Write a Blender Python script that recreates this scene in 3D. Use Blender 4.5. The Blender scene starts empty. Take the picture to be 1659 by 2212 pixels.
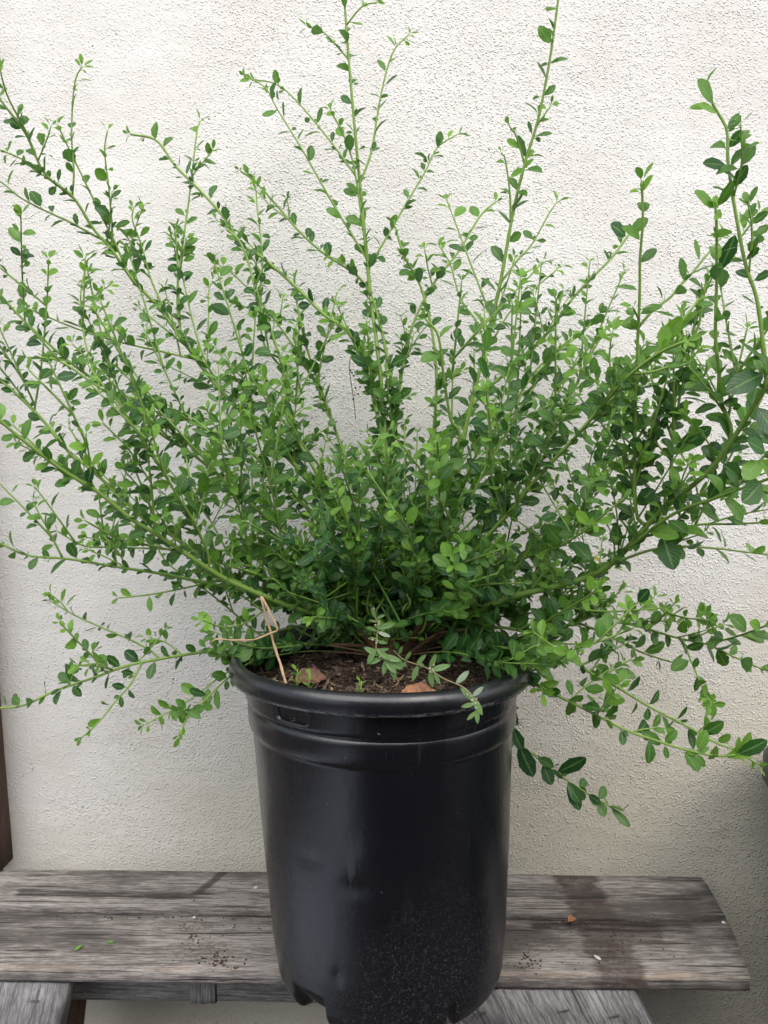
import bpy, math, random
import numpy as np
from mathutils import Vector, noise, Quaternion, Matrix
random.seed(7)
RND = random.random
sc = bpy.context.scene
C = sc.collection
R = math.radians

# ------------------------------------------------------------------ camera
PITCH, YAW = 5.5, 1.2
CAM = Vector((0.020, -0.792, 0.54))
F_PX = 1789.0          # focal length in pixels of a 1659 x 2212 picture
cd = bpy.data.cameras.new('camera')
cam = bpy.data.objects.new('camera', cd); C.objects.link(cam)
cam.location = CAM
cam.rotation_euler = (R(90-PITCH), 0, R(YAW))
cd.sensor_fit = 'VERTICAL'; cd.sensor_height = 24; cd.lens = 24*F_PX/2212
cd.clip_start = 0.02; cd.clip_end = 200
sc.camera = cam

# ------------------------------------------------------------------ sky, sun, exposure
SUN_EL, SUN_AZ = 48, -38        # azimuth measured from the camera's back towards its left
w = bpy.data.worlds.new('World'); sc.world = w; w.use_nodes = True
nt = w.node_tree
for n in list(nt.nodes): nt.nodes.remove(n)
wo = nt.nodes.new('ShaderNodeOutputWorld'); bg = nt.nodes.new('ShaderNodeBackground')
sky = nt.nodes.new('ShaderNodeTexSky'); sky.sky_type = 'NISHITA'; sky.sun_disc = False
sky.sun_elevation = R(SUN_EL); sky.sun_rotation = R(180+(-SUN_AZ)*-1)
sky.dust_density = 3.0; sky.air_density = 1.0
hs = nt.nodes.new('ShaderNodeHueSaturation'); hs.inputs['Saturation'].default_value = 0.52
nt.links.new(sky.outputs[0], hs.inputs['Color']); nt.links.new(hs.outputs[0], bg.inputs[0])
bg.inputs[1].default_value = 0.15
nt.links.new(bg.outputs[0], wo.inputs[0])
sl = bpy.data.lights.new('sun', 'SUN'); sl.energy = 1.0; sl.angle = R(50); sl.color = (1, .95, .88)
so = bpy.data.objects.new('sun', sl); C.objects.link(so)
dirv = Vector((math.sin(R(SUN_AZ))*math.cos(R(SUN_EL)), -math.cos(R(SUN_AZ))*math.cos(R(SUN_EL)), math.sin(R(SUN_EL))))
so.rotation_euler = dirv.to_track_quat('Z', 'Y').to_euler()
so.location = (0, -3, 5)
vs = sc.view_settings
vs.view_transform = 'Standard'; vs.look = 'None'; vs.gamma = 1; vs.use_curve_mapping = False
vs.exposure = 0.84
sc.cycles.max_bounces = 8

# ------------------------------------------------------------------ helpers
cy, sy_, cp, sp = math.cos(R(YAW)), math.sin(R(YAW)), math.cos(R(PITCH)), math.sin(R(PITCH))
FW = Vector((-sy_*cp, cy*cp, -sp)); RT = Vector((cy, sy_, 0)); UP = RT.cross(FW)
def at(px, py, Y):
    """real point at depth Y that is seen near px, py of a 1659 x 2212 view"""
    d = FW + RT*((px-829.5)/F_PX) - UP*((py-1106)/F_PX)
    return CAM + d*((Y-CAM.y)/d.y)
def proj(p):
    v = p-CAM; z = v.dot(FW)
    return 829.5+v.dot(RT)/z*F_PX, 1106-v.dot(UP)/z*F_PX, z

def mesh_obj(name, V, F, mat, parent=None, smooth=True, col=None, matidx=None):
    me = bpy.data.meshes.new(name)
    me.from_pydata([tuple(v) for v in V], [], F)
    for m in (mat if isinstance(mat, (list, tuple)) else [mat]): me.materials.append(m)
    if smooth: me.polygons.foreach_set('use_smooth', [True]*len(me.polygons))
    if col is not None:
        a = me.color_attributes.new('tone', 'FLOAT_COLOR', 'POINT')
        a.data.foreach_set('color', np.asarray(col, dtype=np.float32).ravel())
    if matidx is not None: me.polygons.foreach_set('material_index', matidx)
    me.update()
    o = bpy.data.objects.new(name, me); C.objects.link(o)
    if parent: o.parent = parent
    return o
def tag(o, label=None, cat=None, group=None, kind=None):
    if label: o['label'] = label
    if cat: o['category'] = cat
    if group: o['group'] = group
    if kind: o['kind'] = kind
    return o
def empty(name, loc=(0, 0, 0)):
    o = bpy.data.objects.new(name, None); C.objects.link(o); o.location = loc
    o.empty_display_size = .05
    return o

class N:
    """tiny node-building helper"""
    def __init__(s, name):
        s.m = bpy.data.materials.new(name); s.m.use_nodes = True
        s.t = s.m.node_tree
        for n in list(s.t.nodes): s.t.nodes.remove(n)
        s.out = s.t.nodes.new('ShaderNodeOutputMaterial')
    def n(s, typ, **kw):
        nd = s.t.nodes.new(typ)
        for k, v in kw.items():
            if k.startswith('i_'):
                s.put(nd.inputs[k[2:].replace('_', ' ')], v)
            else: setattr(nd, k, v)
        return nd
    def put(s, sock, v):
        if hasattr(v, 'is_output') or isinstance(v, bpy.types.NodeSocket): s.t.links.new(v, sock)
        else: sock.default_value = v
    def math(s, op, a, b=0.0, c=0.0, clamp=False):
        nd = s.n('ShaderNodeMath', operation=op, use_clamp=clamp)
        s.put(nd.inputs[0], a); s.put(nd.inputs[1], b); s.put(nd.inputs[2], c)
        return nd.outputs[0]
    def ramp(s, v, a, b, to0=0.0, to1=1.0):
        nd = s.n('ShaderNodeMapRange', interpolation_type='SMOOTHSTEP')
        s.put(nd.inputs[0], v); s.put(nd.inputs[1], a); s.put(nd.inputs[2], b); s.put(nd.inputs[3], to0); s.put(nd.inputs[4], to1)
        return nd.outputs[0]
    def mix(s, f, a, b, mode='MIX'):
        nd = s.n('ShaderNodeMix', data_type='RGBA', blend_type=mode)
        s.put(nd.inputs[0], f)
        s.put(nd.inputs[6], a if not isinstance(a, tuple) else (*a, 1)[:4])
        s.put(nd.inputs[7], b if not isinstance(b, tuple) else (*b, 1)[:4])
        return nd.outputs[2]
    def noise(s, vec, scale, detail=4, rough=.55, dist=0.0):
        nd = s.n('ShaderNodeTexNoise'); s.put(nd.inputs['Vector'], vec)
        nd.inputs['Scale'].default_value = scale; nd.inputs['Detail'].default_value = detail
        nd.inputs['Roughness'].default_value = rough; nd.inputs['Distortion'].default_value = dist
        return nd.outputs[0]
    def voro(s, vec, scale, feature='F1', out=0, rnd=1.0):
        nd = s.n('ShaderNodeTexVoronoi', feature=feature); s.put(nd.inputs['Vector'], vec)
        nd.inputs['Scale'].default_value = scale; nd.inputs['Randomness'].default_value = rnd
        return nd.outputs[out]
    def vscale(s, vec, sx, sy, sz, loc=(0, 0, 0)):
        nd = s.n('ShaderNodeMapping'); s.put(nd.inputs[0], vec)
        nd.inputs['Scale'].default_value = (sx, sy, sz); nd.inputs['Location'].default_value = loc
        return nd.outputs[0]
    def bump(s, h, dist, strength=1.0, normal=None):
        nd = s.n('ShaderNodeBump'); s.put(nd.inputs['Height'], h)
        nd.inputs['Distance'].default_value = dist; nd.inputs['Strength'].default_value = strength
        if normal is not None: s.put(nd.inputs['Normal'], normal)
        return nd.outputs[0]
    def bsdf(s, color, rough=.5, normal=None, spec=.5, **kw):
        nd = s.n('ShaderNodeBsdfPrincipled')
        s.put(nd.inputs['Base Color'], color if not isinstance(color, tuple) else (*color, 1)[:4])
        s.put(nd.inputs['Roughness'], rough); s.put(nd.inputs['Specular IOR Level'], spec)
        if normal is not None: s.put(nd.inputs['Normal'], normal)
        for k, v in kw.items(): s.put(nd.inputs[k.replace('_', ' ')], v)
        return nd.outputs[0]
    def done(s, sh):
        s.t.links.new(sh, s.out.inputs[0]); return s.m
    def pos(s): return s.n('ShaderNodeNewGeometry').outputs['Position']
    def obj(s): return s.n('ShaderNodeTexCoord').outputs['Object']
    def sep(s, v):
        nd = s.n('ShaderNodeSeparateXYZ'); s.put(nd.inputs[0], v); return nd.outputs

# ------------------------------------------------------------------ materials
def mat_stucco():
    k = N('stucco'); p = k.pos(); x, y, z = k.sep(p)
    big = k.noise(p, 2.2, 3); med = k.noise(p, 9, 4)
    # granules: distorted blobs a few millimetres across
    warp = k.n('ShaderNodeTexNoise'); k.put(warp.inputs['Vector'], p); warp.inputs['Scale'].default_value = 120
    wv = k.n('ShaderNodeVectorMath', operation='MULTIPLY_ADD')
    k.put(wv.inputs[0], warp.outputs[1]); wv.inputs[1].default_value = (.0035, .0035, .0035); k.put(wv.inputs[2], p)
    wp = wv.outputs[0]
    pres = k.ramp(k.noise(p, 130, 2, .5), .34, .52)
    c1 = k.math('MULTIPLY', k.ramp(k.voro(wp, 300, 'F1'), .10, .50, 1, 0), k.ramp(k.noise(p, 170, 2, .5), .34, .46))
    c2 = k.math('MULTIPLY', k.ramp(k.voro(wp, 420, 'F1'), .10, .48, 1, 0), pres)
    h = k.math('ADD', k.math('MULTIPLY', c1, .75), k.math('MULTIPLY', c2, .40))
    h = k.math('ADD', h, k.math('MULTIPLY', k.noise(p, 700, 2, .6), .12))
    # smoother trowelled area towards the left, coarser to the right
    amt = k.ramp(k.math('ADD', x, k.math('MULTIPLY', big, .5)), -.45, .35, .60, 1.15)
    h = k.math('MULTIPLY', h, amt)
    pits = k.ramp(k.voro(p, 95, 'F1'), .07, .13, 1, 0)
    pitm = k.math('MULTIPLY', pits, k.ramp(k.noise(p, 14, 3), .50, .62))
    h2 = k.math('SUBTRACT', h, k.math('MULTIPLY', pitm, .8))
    trow = k.noise(k.vscale(p, 1, 1, 2.2), 16, 3, .5)
    nrm = k.bump(trow, .004, .5)
    h2 = k.math('MULTIPLY', h2, k.ramp(k.noise(p, 5, 4, .6), .3, .7, .55, 1.1))
    nrm = k.bump(h2, .0015, .9, nrm)
    col = k.mix(k.ramp(med, .3, .7), (.74, .715, .675), (.80, .785, .755))
    # yellowish splash and algae stains in the lowest part
    st = k.math('ADD', z, k.math('MULTIPLY', k.math('SUBTRACT', big, .5), .5))
    st = k.math('ADD', st, k.math('MULTIPLY', x, -.22))
    col = k.mix(k.ramp(st, .02, .30, .62, 0), col, (.60, .56, .42))
    # dirt held in hollows
    col = k.mix(k.math('MULTIPLY', k.ramp(h, .05, .30, 1, 0), .16), col, (.42, .40, .37))
    col = k.mix(k.math('MULTIPLY', pitm, .75), col, (.22, .20, .18))
    smud = k.math('MULTIPLY', k.ramp(k.noise(p, 26, 5, .7), .66, .74), .35)
    col = k.mix(smud, col, (.40, .38, .36))
    return k.done(k.bsdf(col, .92, nrm, .25))
def box_mask(k, x, y, x0, x1, y0, y1, s, wob, amp=.012):
    """soft-edged rough-edged rectangle on a surface"""
    xx = k.math('ADD', x, k.math('MULTIPLY', k.math('SUBTRACT', wob, .5), amp))
    yy = k.math('ADD', y, k.math('MULTIPLY', k.math('SUBTRACT', wob, .5), amp))
    a = k.math('MULTIPLY', k.ramp(xx, x0-s, x0+s), k.ramp(xx, x1-s, x1+s, 1, 0))
    b = k.math('MULTIPLY', k.ramp(yy, y0-s, y0+s), k.ramp(yy, y1-s, y1+s, 1, 0))
    return k.math('MULTIPLY', a, b)
def mat_wood(name, light, dark, stains=False, seed=0.0, brown=0.0):
    k = N(name); o = k.obj()
    info = k.n('ShaderNodeObjectInfo')
    off = k.n('ShaderNodeVectorMath', operation='MULTIPLY_ADD')
    k.put(off.inputs[0], info.outputs['Random']); off.inputs[1].default_value = (3.1, 1.7, 2.3); k.put(off.inputs[2], o)
    q = off.outputs[0]
    warp = k.noise(k.vscale(q, 3, 14, 14), 1.0, 3)
    ox, oy, oz = k.sep(q)
    cmb = k.n('ShaderNodeCombineXYZ')
    k.put(cmb.inputs[0], ox); k.put(cmb.inputs[1], k.math('ADD', oy, k.math('MULTIPLY', warp, .012))); k.put(cmb.inputs[2], oz)
    g = cmb.outputs[0]
    gr1 = k.noise(k.vscale(g, 42, 330, 330), 1.0, 6, .75)
    gr2 = k.noise(k.vscale(g, 3.2, 48, 48), 1.0, 4, .6)
    gr3 = k.noise(k.vscale(g, 110, 900, 900), 1.0, 3, .7)
    blot = k.noise(k.vscale(q, 6, 14, 14), 1.0, 5, .6)
    fine = k.noise(q, 420, 3, .7)
    t = k.math('ADD', k.math('MULTIPLY', gr1, .5), k.math('ADD', k.math('MULTIPLY', gr2, .3), k.math('MULTIPLY', gr3, .2)))
    col = k.mix(k.ramp(t, .41, .60), dark, light)
    col = k.mix(k.ramp(blot, .45, .62, 0, .85), col, tuple(c*.55 for c in dark))
    col = k.mix(k.ramp(blot, .42, .28, 0, .35), col, tuple(min(1, c*1.25) for c in light))
    crack = k.math('MULTIPLY', k.ramp(k.noise(k.vscale(g, 5, 190, 190, (5, 2, 1)), 1.0, 3, .5), .31, .37, 1, 0), 1.0)
    col = k.mix(k.math('MULTIPLY', crack, .8), col, (.025, .022, .02))
    lines = k.ramp(k.noise(k.vscale(g, 16, 520, 520, (1, 7, 3)), 1.0, 4, .7), .40, .48, .7, 0)
    col = k.mix(lines, col, tuple(c*.45 for c in dark))
    speck = k.ramp(fine, .62, .75, 0, .35)
    col = k.mix(speck, col, (.06, .055, .05))
    h = k.math('ADD', k.math('MULTIPLY', t, 1.0), k.math('MULTIPLY', crack, -.8))
    if stains:
        p = k.pos(); x, y, z = k.sep(p)
        wob = k.noise(k.vscale(p, 22, 90, 90), 1.0, 5, .65)
        streak = k.noise(k.vscale(p, 14, 160, 160), 1.0, 4, .6)
        # worn edge where fresh tan wood shows
        edge = k.math('MULTIPLY', box_mask(k, x, y, -.40, .5, -.010, -.002, .004, streak, .016), k.ramp(streak, .38, .6))
        edge = k.math('MULTIPLY', edge, k.ramp(z, -.004, -.001))
        edge = k.math('MULTIPLY', edge, k.ramp(k.noise(k.vscale(p, 6, 1, 1), 1.0, 3, .6), .40, .62))
        col = k.mix(k.math('MULTIPLY', edge, .60), col, (.50, .38, .27))
        xl = k.math('ADD', x, k.math('MULTIPLY', k.math('SUBTRACT', y, .08), .05))
        br = box_mask(k, xl, y, .213, .262, -.05, .20, .005, wob, .040)
        br2 = box_mask(k, x, y, .245, .302, .042, .088, .004, wob, .04)
        br = k.math('MAXIMUM', br, k.math('MULTIPLY', br2, .85))
        br = k.math('MULTIPLY', br, k.ramp(streak, .30, .5, .55, 1))
        col = k.mix(k.math('MULTIPLY', br, k.ramp(k.noise(p, 60, 4, .7), .3, .65, .55, .92)), col, (.060, .043, .038))
        dk = box_mask(k, x, y, .165, .34, .066, .083, .004, streak, .018)
        dk = k.math('MAXIMUM', dk, box_mask(k, x, y, -.43, -.20, .118, .134, .005, streak, .03))
        dk = k.math('MAXIMUM', dk, k.math('MULTIPLY', box_mask(k, x, y, .12, .37, .128, .139, .003, streak, .03), .8))
        dk = k.math('MAXIMUM', dk, k.math('MULTIPLY', box_mask(k, x, y, -.6, .7, .088, .098, .002, streak, .02), .6))
        col = k.mix(k.math('MULTIPLY', dk, k.ramp(streak, .38, .56, .15, .85)), col, (.022, .020, .02))
        # slanting dark mark near the left of the pot
        xs = k.math('SUBTRACT', x, k.math('MULTIPLY', k.math('SUBTRACT', y, .15), .45))
        mk = box_mask(k, xs, y, -.216, -.204, .128, .185, .003, wob, .010)
        col = k.mix(k.math('MULTIPLY', mk, .75), col, (.028, .026, .028))
        dm = k.math('MAXIMUM', box_mask(k, x, y, -.215, -.16, .005, .040, .010, wob, .05), box_mask(k, x, y, -.225, -.195, .055, .072, .006, wob, .03))
        dm = k.math('MULTIPLY', dm, k.ramp(k.noise(p, 190, 4, .7), .47, .60))
        col = k.mix(k.math('MULTIPLY', dm, .7), col, (.10, .07, .055))
    if brown:
        col = k.mix(brown, col, (.10, .06, .04))
    nrm = k.bump(h, .0020, 1.0)
    return k.done(k.bsdf(col, .8, nrm, .3))
def mat_pot():
    k = N('black_plastic'); o = k.obj(); x, y, z = k.sep(o)
    n1 = k.noise(o, 9, 3); n2 = k.noise(k.vscale(o, 1, 1, .35), 34, 3)
    fine = k.noise(o, 900, 2, .7)
    sp1 = k.ramp(k.voro(o, 330, 'F1'), .07, .16, 1, 0)
    rgb = k.n('ShaderNodeTexVoronoi', feature='F1'); k.put(rgb.inputs['Vector'], o); rgb.inputs['Scale'].default_value = 330
    pick = k.ramp(rgb.outputs[1], .52, .62)
    dustarea = k.math('ADD', k.math('MULTIPLY', x, 3.0), k.math('MULTIPLY', z, -6.5))
    dustarea = k.ramp(k.math('ADD', dustarea, k.math('MULTIPLY', n1, 1.5)), -.35, .75)
    dust = k.math('MULTIPLY', k.math('MULTIPLY', sp1, pick), dustarea)
    haze = k.math('MULTIPLY', k.math('MULTIPLY', k.ramp(k.noise(o, 480, 4, .85), .54, .68), dustarea), .34)
    rare = k.math('MULTIPLY', k.math('MULTIPLY', k.ramp(k.voro(o, 110, 'F1'), .035, .06, 1, 0), k.ramp(k.noise(o, 40, 2), .50, .56)), .7)
    m = k.math('MAXIMUM', k.math('MULTIPLY', dust, .55), k.math('MAXIMUM', haze, rare))
    col = k.mix(m, (.0045, .0052, .0085), (.30, .30, .29))
    # chalky scuffed lip of the rim
    rad = k.math('SQRT', k.math('ADD', k.math('MULTIPLY', x, x), k.math('MULTIPLY', y, y)))
    lip = k.math('MULTIPLY', k.ramp(z, .3140, .3110), k.ramp(rad, .1405, .1435))
    scuff = k.math('MULTIPLY', lip, k.ramp(k.noise(k.vscale(o, 1, 1, 3), 160, 5, .75), .42, .62))
    col = k.mix(k.math('MULTIPLY', scuff, .45), col, (.28, .29, .32))
    rough = k.math('ADD', k.ramp(n2, .3, .7, .22, .30), k.math('MULTIPLY', dustarea, .10))
    nrm = k.bump(n2, .002, .35); nrm = k.bump(fine, .0002, .5, nrm)
    drip = k.math('MULTIPLY', k.ramp(k.noise(k.vscale(o, 70, 70, 6), 1, 4, .7), .56, .72), k.ramp(k.noise(o, 12, 4, .6), .45, .65))
    col = k.mix(k.math('MULTIPLY', drip, .10), col, (.22, .22, .22))
    scr = k.ramp(k.noise(k.vscale(o, 160, 160, 30, (2, 5, 1)), 1, 1), .73, .745)
    rough = k.math('ADD', rough, k.math('MULTIPLY', drip, .2))
    return k.done(k.bsdf(col, rough, nrm, .8))
def mat_leaf(name, base, mid, young, under, red=False):
    k = N(name)
    a = k.n('ShaderNodeAttribute', attribute_name='tone', attribute_type='GEOMETRY')
    s = k.sep(a.outputs['Vector']); yg, rn, u = s[0], s[1], s[2]; t = a.outputs['Alpha']
    au = k.math('ABSOLUTE', k.math('SUBTRACT', u, .5))
    rib = k.ramp(au, .025, .085, 1, 0)
    lat = k.math('FRACT', k.math('SUBTRACT', k.math('MULTIPLY', t, 7.0), k.math('MULTIPLY', au, 5.0)))
    latv = k.ramp(k.math('ABSOLUTE', k.math('SUBTRACT', lat, .5)), .05, .22, 1, 0)
    p = k.pos()
    blot = k.noise(p, 160, 3)
    col = k.mix(rn, base, mid)
    col = k.mix(yg, col, young)
    col = k.mix(k.math('MULTIPLY', k.math('SUBTRACT', blot, .35), .5, clamp=True), col, tuple(c*.55 for c in base))
    col = k.mix(k.ramp(rn, .9990, .9994), col, (.42, .36, .04))
    col = k.mix(k.math('MULTIPLY', latv, .18), col, tuple(c*1.6 for c in mid))
    col = k.mix(k.math('MULTIPLY', rib, .6), col, (.20, .32, .12))
    geo = k.n('ShaderNodeNewGeometry')
    back = geo.outputs['Backfacing']
    col = k.mix(k.math('MULTIPLY', back, k.ramp(yg, 0, 1, .65, .3)), col, under)
    hgt = k.math('ADD', k.math('MULTIPLY', latv, -.5), k.math('MULTIPLY', rib, -.8))
    nrm = k.bump(hgt, .0005, .7)
    rough = k.math('ADD', k.ramp(blot, .3, .7, .24, .42), k.math('MULTIPLY', back, .3))
    b = k.bsdf(col, rough, nrm, .5)
    tr = k.n('ShaderNodeBsdfTranslucent'); k.put(tr.inputs[0], k.mix(.5, col, k.mix(1.0, col, (1.7, 2.0, .6), 'MULTIPLY')))
    ms = k.n('ShaderNodeMixShader'); ms.inputs[0].default_value = .31
    k.t.links.new(b, ms.inputs[1]); k.t.links.new(tr.outputs[0], ms.inputs[2])
    return k.done(ms.outputs[0])
def mat_stem():
    k = N('stem_bark'); a = k.n('ShaderNodeAttribute', attribute_name='tone', attribute_type='GEOMETRY')
    age, rn, _ = k.sep(a.outputs['Vector'])
    p = k.pos(); n = k.noise(p, 300, 3)
    col = k.mix(k.ramp(age, 0, .45), (.20, .33, .06), (.12, .23, .04))
    col = k.mix(k.ramp(age, .62, .9), col, k.mix(k.ramp(n, .35, .65), (.10, .055, .028), (.19, .12, .07)))
    col = k.mix(k.math('MULTIPLY', k.ramp(n, .55, .75), .35), col, (.05, .09, .03))
    return k.done(k.bsdf(col, .5, k.bump(n, .0005, .6), .4))
def mat_simple(name, c, rough=.7, c2=None, scale=60, bump=.0008, **kw):
    k = N(name); o = k.obj(); n = k.noise(o, scale, 4, .6)
    col = k.mix(k.ramp(n, .3, .7), c, c2 or tuple(q*.6 for q in c))
    return k.done(k.bsdf(col, rough, k.bump(n, bump, .6), .4, **kw))
def mat_chip():
    k = N('bark_chips'); a = k.n('ShaderNodeAttribute', attribute_name='tone', attribute_type='GEOMETRY')
    r, g, b = k.sep(a.outputs['Vector'])
    p = k.pos(); n = k.noise(p, 500, 3)
    col = k.mix(r, (.032, .021, .015), (.19, .13, .095))
    col = k.mix(k.ramp(g, .86, .96), col, (.34, .25, .16))
    col = k.mix(k.ramp(n, .4, .7, 0, .5), col, (.03, .02, .016))
    return k.done(k.bsdf(col, .85, k.bump(n, .0006, .8), .3))

M = dict(
    stucco=mat_stucco(),
    bench=mat_wood('weathered_bench_wood', (.40, .372, .350), (.135, .120, .110), stains=True),
    wood=mat_wood('weathered_grey_wood', (.34, .335, .335), (.14, .137, .138)),
    brownwood=mat_wood('brown_frame_wood', (.13, .085, .06), (.05, .03, .022), brown=.35),
    pot=mat_pot(),
    leaf=mat_leaf('shrub_leaf', (.010, .060, .019), (.040, .148, .030), (.23, .46, .045), (.11, .22, .10)),
    weed=mat_leaf('spurge_leaf', (.14, .27, .10), (.19, .34, .12), (.26, .42, .14), (.62, .70, .62)),
    stem=mat_stem(), chip=mat_chip(),
    soil=mat_simple('dark_soil', (.030, .021, .016), .95, (.055, .038, .028), 160, .003),
    dead=mat_simple('dry_leaf', (.40, .19, .085), .55, (.17, .07, .035), 130, .002),
    straw=mat_simple('dry_straw', (.46, .33, .20), .6, (.34, .22, .13), 200),
    metal=mat_simple('staple_metal', (.35, .35, .35), .35, (.2, .19, .18), 300, Metallic=.8),
    berry=mat_simple('dry_berry', (.012, .009, .012), .45),
    white=mat_simple('pale_flecks', (.62, .60, .55), .8, (.5, .47, .42)),
    dirt=mat_simple('dirt_crumb', (.085, .058, .042), .95, (.05, .035, .028), 300),
    greenbin=mat_simple('dark_green_plastic', (.010, .028, .018), .4, (.008, .02, .014), 20),
    earth=mat_simple('dark_earth', (.07, .06, .05), .95, (.045, .036, .03), 30, .01),
    ground=mat_simple('pale_reflector', (.52, .57, .66), .9, (.44, .48, .55), 9, .002),  # bluish tint for the added strip mirrored in the pot
    flower=mat_simple('spurge_flower', (.42, .46, .30), .7, (.45, .40, .30), 400),
)

# ------------------------------------------------------------------ setting
def box(name, x0, x1, y0, y1, z0, z1, mat, parent=None):
    V = [(x, y, z) for z in (z0, z1) for y in (y0, y1) for x in (x0, x1)]
    F = [(0, 2, 3, 1), (4, 5, 7, 6), (0, 1, 5, 4), (2, 6, 7, 3), (0, 4, 6, 2), (1, 3, 7, 5)]
    return mesh_obj(name, V, F, mat, parent, smooth=False)
GZ = -.46
WY = .212
g = box('ground', -8, 8, -8, 4, GZ-.1, GZ, M['earth']); tag(g, kind='structure')
g = box('reflector_strip', -.98, -.48, -7, WY, GZ-.02, GZ+.03, M['ground']); tag(g, kind='structure')  # unseen pale strip, added to reflect as a bright stripe on the pot
wl = box('stucco_wall', -1.9, 2.6, WY, WY+.2, GZ, 3.2, M['stucco'])
tag(wl, 'cream white rough stucco house wall behind the potted shrub', 'wall')

def board(name, L, W, T, mat, parent=None, loc=(0, 0, 0), rot=(0, 0, 0), bev=.003, n=48, jit=.0006, seed=0, endcut=None, startcut=None):
    """one sawn board, length along X from 0 to L, width along Y, top at Z=0"""
    b = bev; prof = []
    for (cx, cyy, a0) in ((W/2-b, -b, 0), (-W/2+b, -b, 90), (-W/2+b, -T+b, 180), (W/2-b, -T+b, 270)):
        for a in (0, 45, 90): prof.append((cx+b*math.cos(R(a0+a)), cyy+b*math.sin(R(a0+a))))
    # a few more points across the top and bottom faces
    full = []
    m = len(prof)
    for i in range(m):
        p, q = prof[i], prof[(i+1) % m]; full.append(p)
        d = math.hypot(q[0]-p[0], q[1]-p[1])
        if d > .02:
            for j in range(1, 5): full.append((p[0]+(q[0]-p[0])*j/5, p[1]+(q[1]-p[1])*j/5))
    m = len(full); V = []; F = []
    for i in range(n+1):
        x = L*i/n
        for (yy, zz) in full:
            xx = x
            if endcut: xx = min(x, endcut(yy)) if i == n else x*min(1, endcut(yy)/L)
            if startcut: s0_ = startcut(yy); xx = s0_+xx*(L-s0_)/L
            q = Vector((xx*9, yy*40+seed*7.3, zz*60))
            dy = noise.noise(q)*jit*1.6; dz = noise.noise(q+Vector((9, 4, 2)))*jit
            ex = noise.noise(Vector((yy*150, zz*150, seed)))*.0012 if i in (0, n) else 0
            V.append((xx+ex, yy+dy, zz+dz))
    for i in range(n):
        for j in range(m):
            a, bb = i*m+j, i*m+(j+1) % m
            F.append((a, a+m, bb+m, bb))
    F.append(tuple(range(m))); F.append(tuple(range(n*m+m-1, n*m-1, -1)))
    o = mesh_obj(name, V, F, mat, parent, smooth=True)
    o.location = loc; o.rotation_euler = rot
    for p in o.data.polygons[-2:]: p.use_smooth = False
    return o

# bench: two top boards, rail, cleat, splayed leg boards
bench = empty('bench', (0, .08, GZ))
tag(bench, 'weathered grey wooden bench with two top boards under the black pot', 'bench')
def onb(o): o.parent = bench; o.matrix_parent_inverse = Matrix.Translation(-bench.location); return o
XE = .388
def cut_back(yy):   # clipped far corner
    return 1.600-(max(0, yy-.022)**1.6)*.9 - .004*(.5-yy/.0885)
onb(board('top_board', 1.60, .0955, .0155, M['bench'], None, (XE-1.60, .0382, 0), (0, 0, 0), n=90, seed=1, endcut=lambda yy: 1.596-.016*(.5-yy/.0955)))
onb(board('top_board', 1.60, .0885, .0155, M['bench'], None, (XE-1.60, .1346, .0006), (0, 0, R(.08)), n=90, seed=2, endcut=cut_back))
onb(board('back_rail', 1.40, .072, .022, M['wood'], None, (-1.17, .060, -.0495), (R(90), 0, 0), n=60, seed=3))
onb(board('cleat', .068, .020, .030, M['wood'], None, (-.182, .067, -.0165), (0, R(90), 0), n=6, seed=4))
def leg(px0, py0, lean, width, Y, seed, stap, T=.028, mat=None, L=.52):
    top = at(px0, py0, Y)
    o = board('leg', L, width, T, mat or M['wood'], None, (top.x, Y, -.0175), n=16, seed=seed, startcut=lambda yy: yy*math.tan(R(lean)))
    # X axis points down and sideways, top face looks at the viewer
    xa = Vector((math.sin(R(lean)), 0, -math.cos(R(lean)))); za = Vector((0, -1, 0)); ya = za.cross(xa)
    o.rotation_euler = Matrix((xa, ya, za)).transposed().to_euler()
    onb(o)
    for (sx, sy2, ang) in stap:
        c = at(sx, sy2, Y-.0006)
        V = []; F = []
        L2, w2, h2 = .0058, .0008, .0013
        for ex in (-L2, L2):
            for (a, b) in ((-w2, 0), (w2, 0), (w2*.6, -h2), (-w2*.6, -h2)): V.append((ex, b, a))
        F = [(0, 4, 5, 1), (1, 5, 6, 2), (2, 6, 7, 3), (3, 7, 4, 0), (0, 1, 2, 3), (4, 7, 6, 5)]
        s = mesh_obj('staple', V, F, M['metal'], None, smooth=False)
        s.matrix_world = Matrix.Translation(c) @ Matrix.Rotation(R(ang), 4, 'Y')
        s.parent = o
        s.matrix_parent_inverse = (Matrix.Translation((top.x, Y, -.0175)) @ Matrix((xa, ya, za)).transposed().to_4x4()).inverted()
    return o
leg(1040, 2157, 27, .108, -.008, 5, [(1038, 2189, -12)])
leg(1252, 2157, 27, .100, -.007, 6, [(1217, 2183, -10), (1325, 2195, -12)])
leg(22, 2150, -14, .118, -.008, 7, [(73, 2161, 3)])
leg(152, 2160, -8, .05, .10, 8, [], mat=M['brownwood'])

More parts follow.
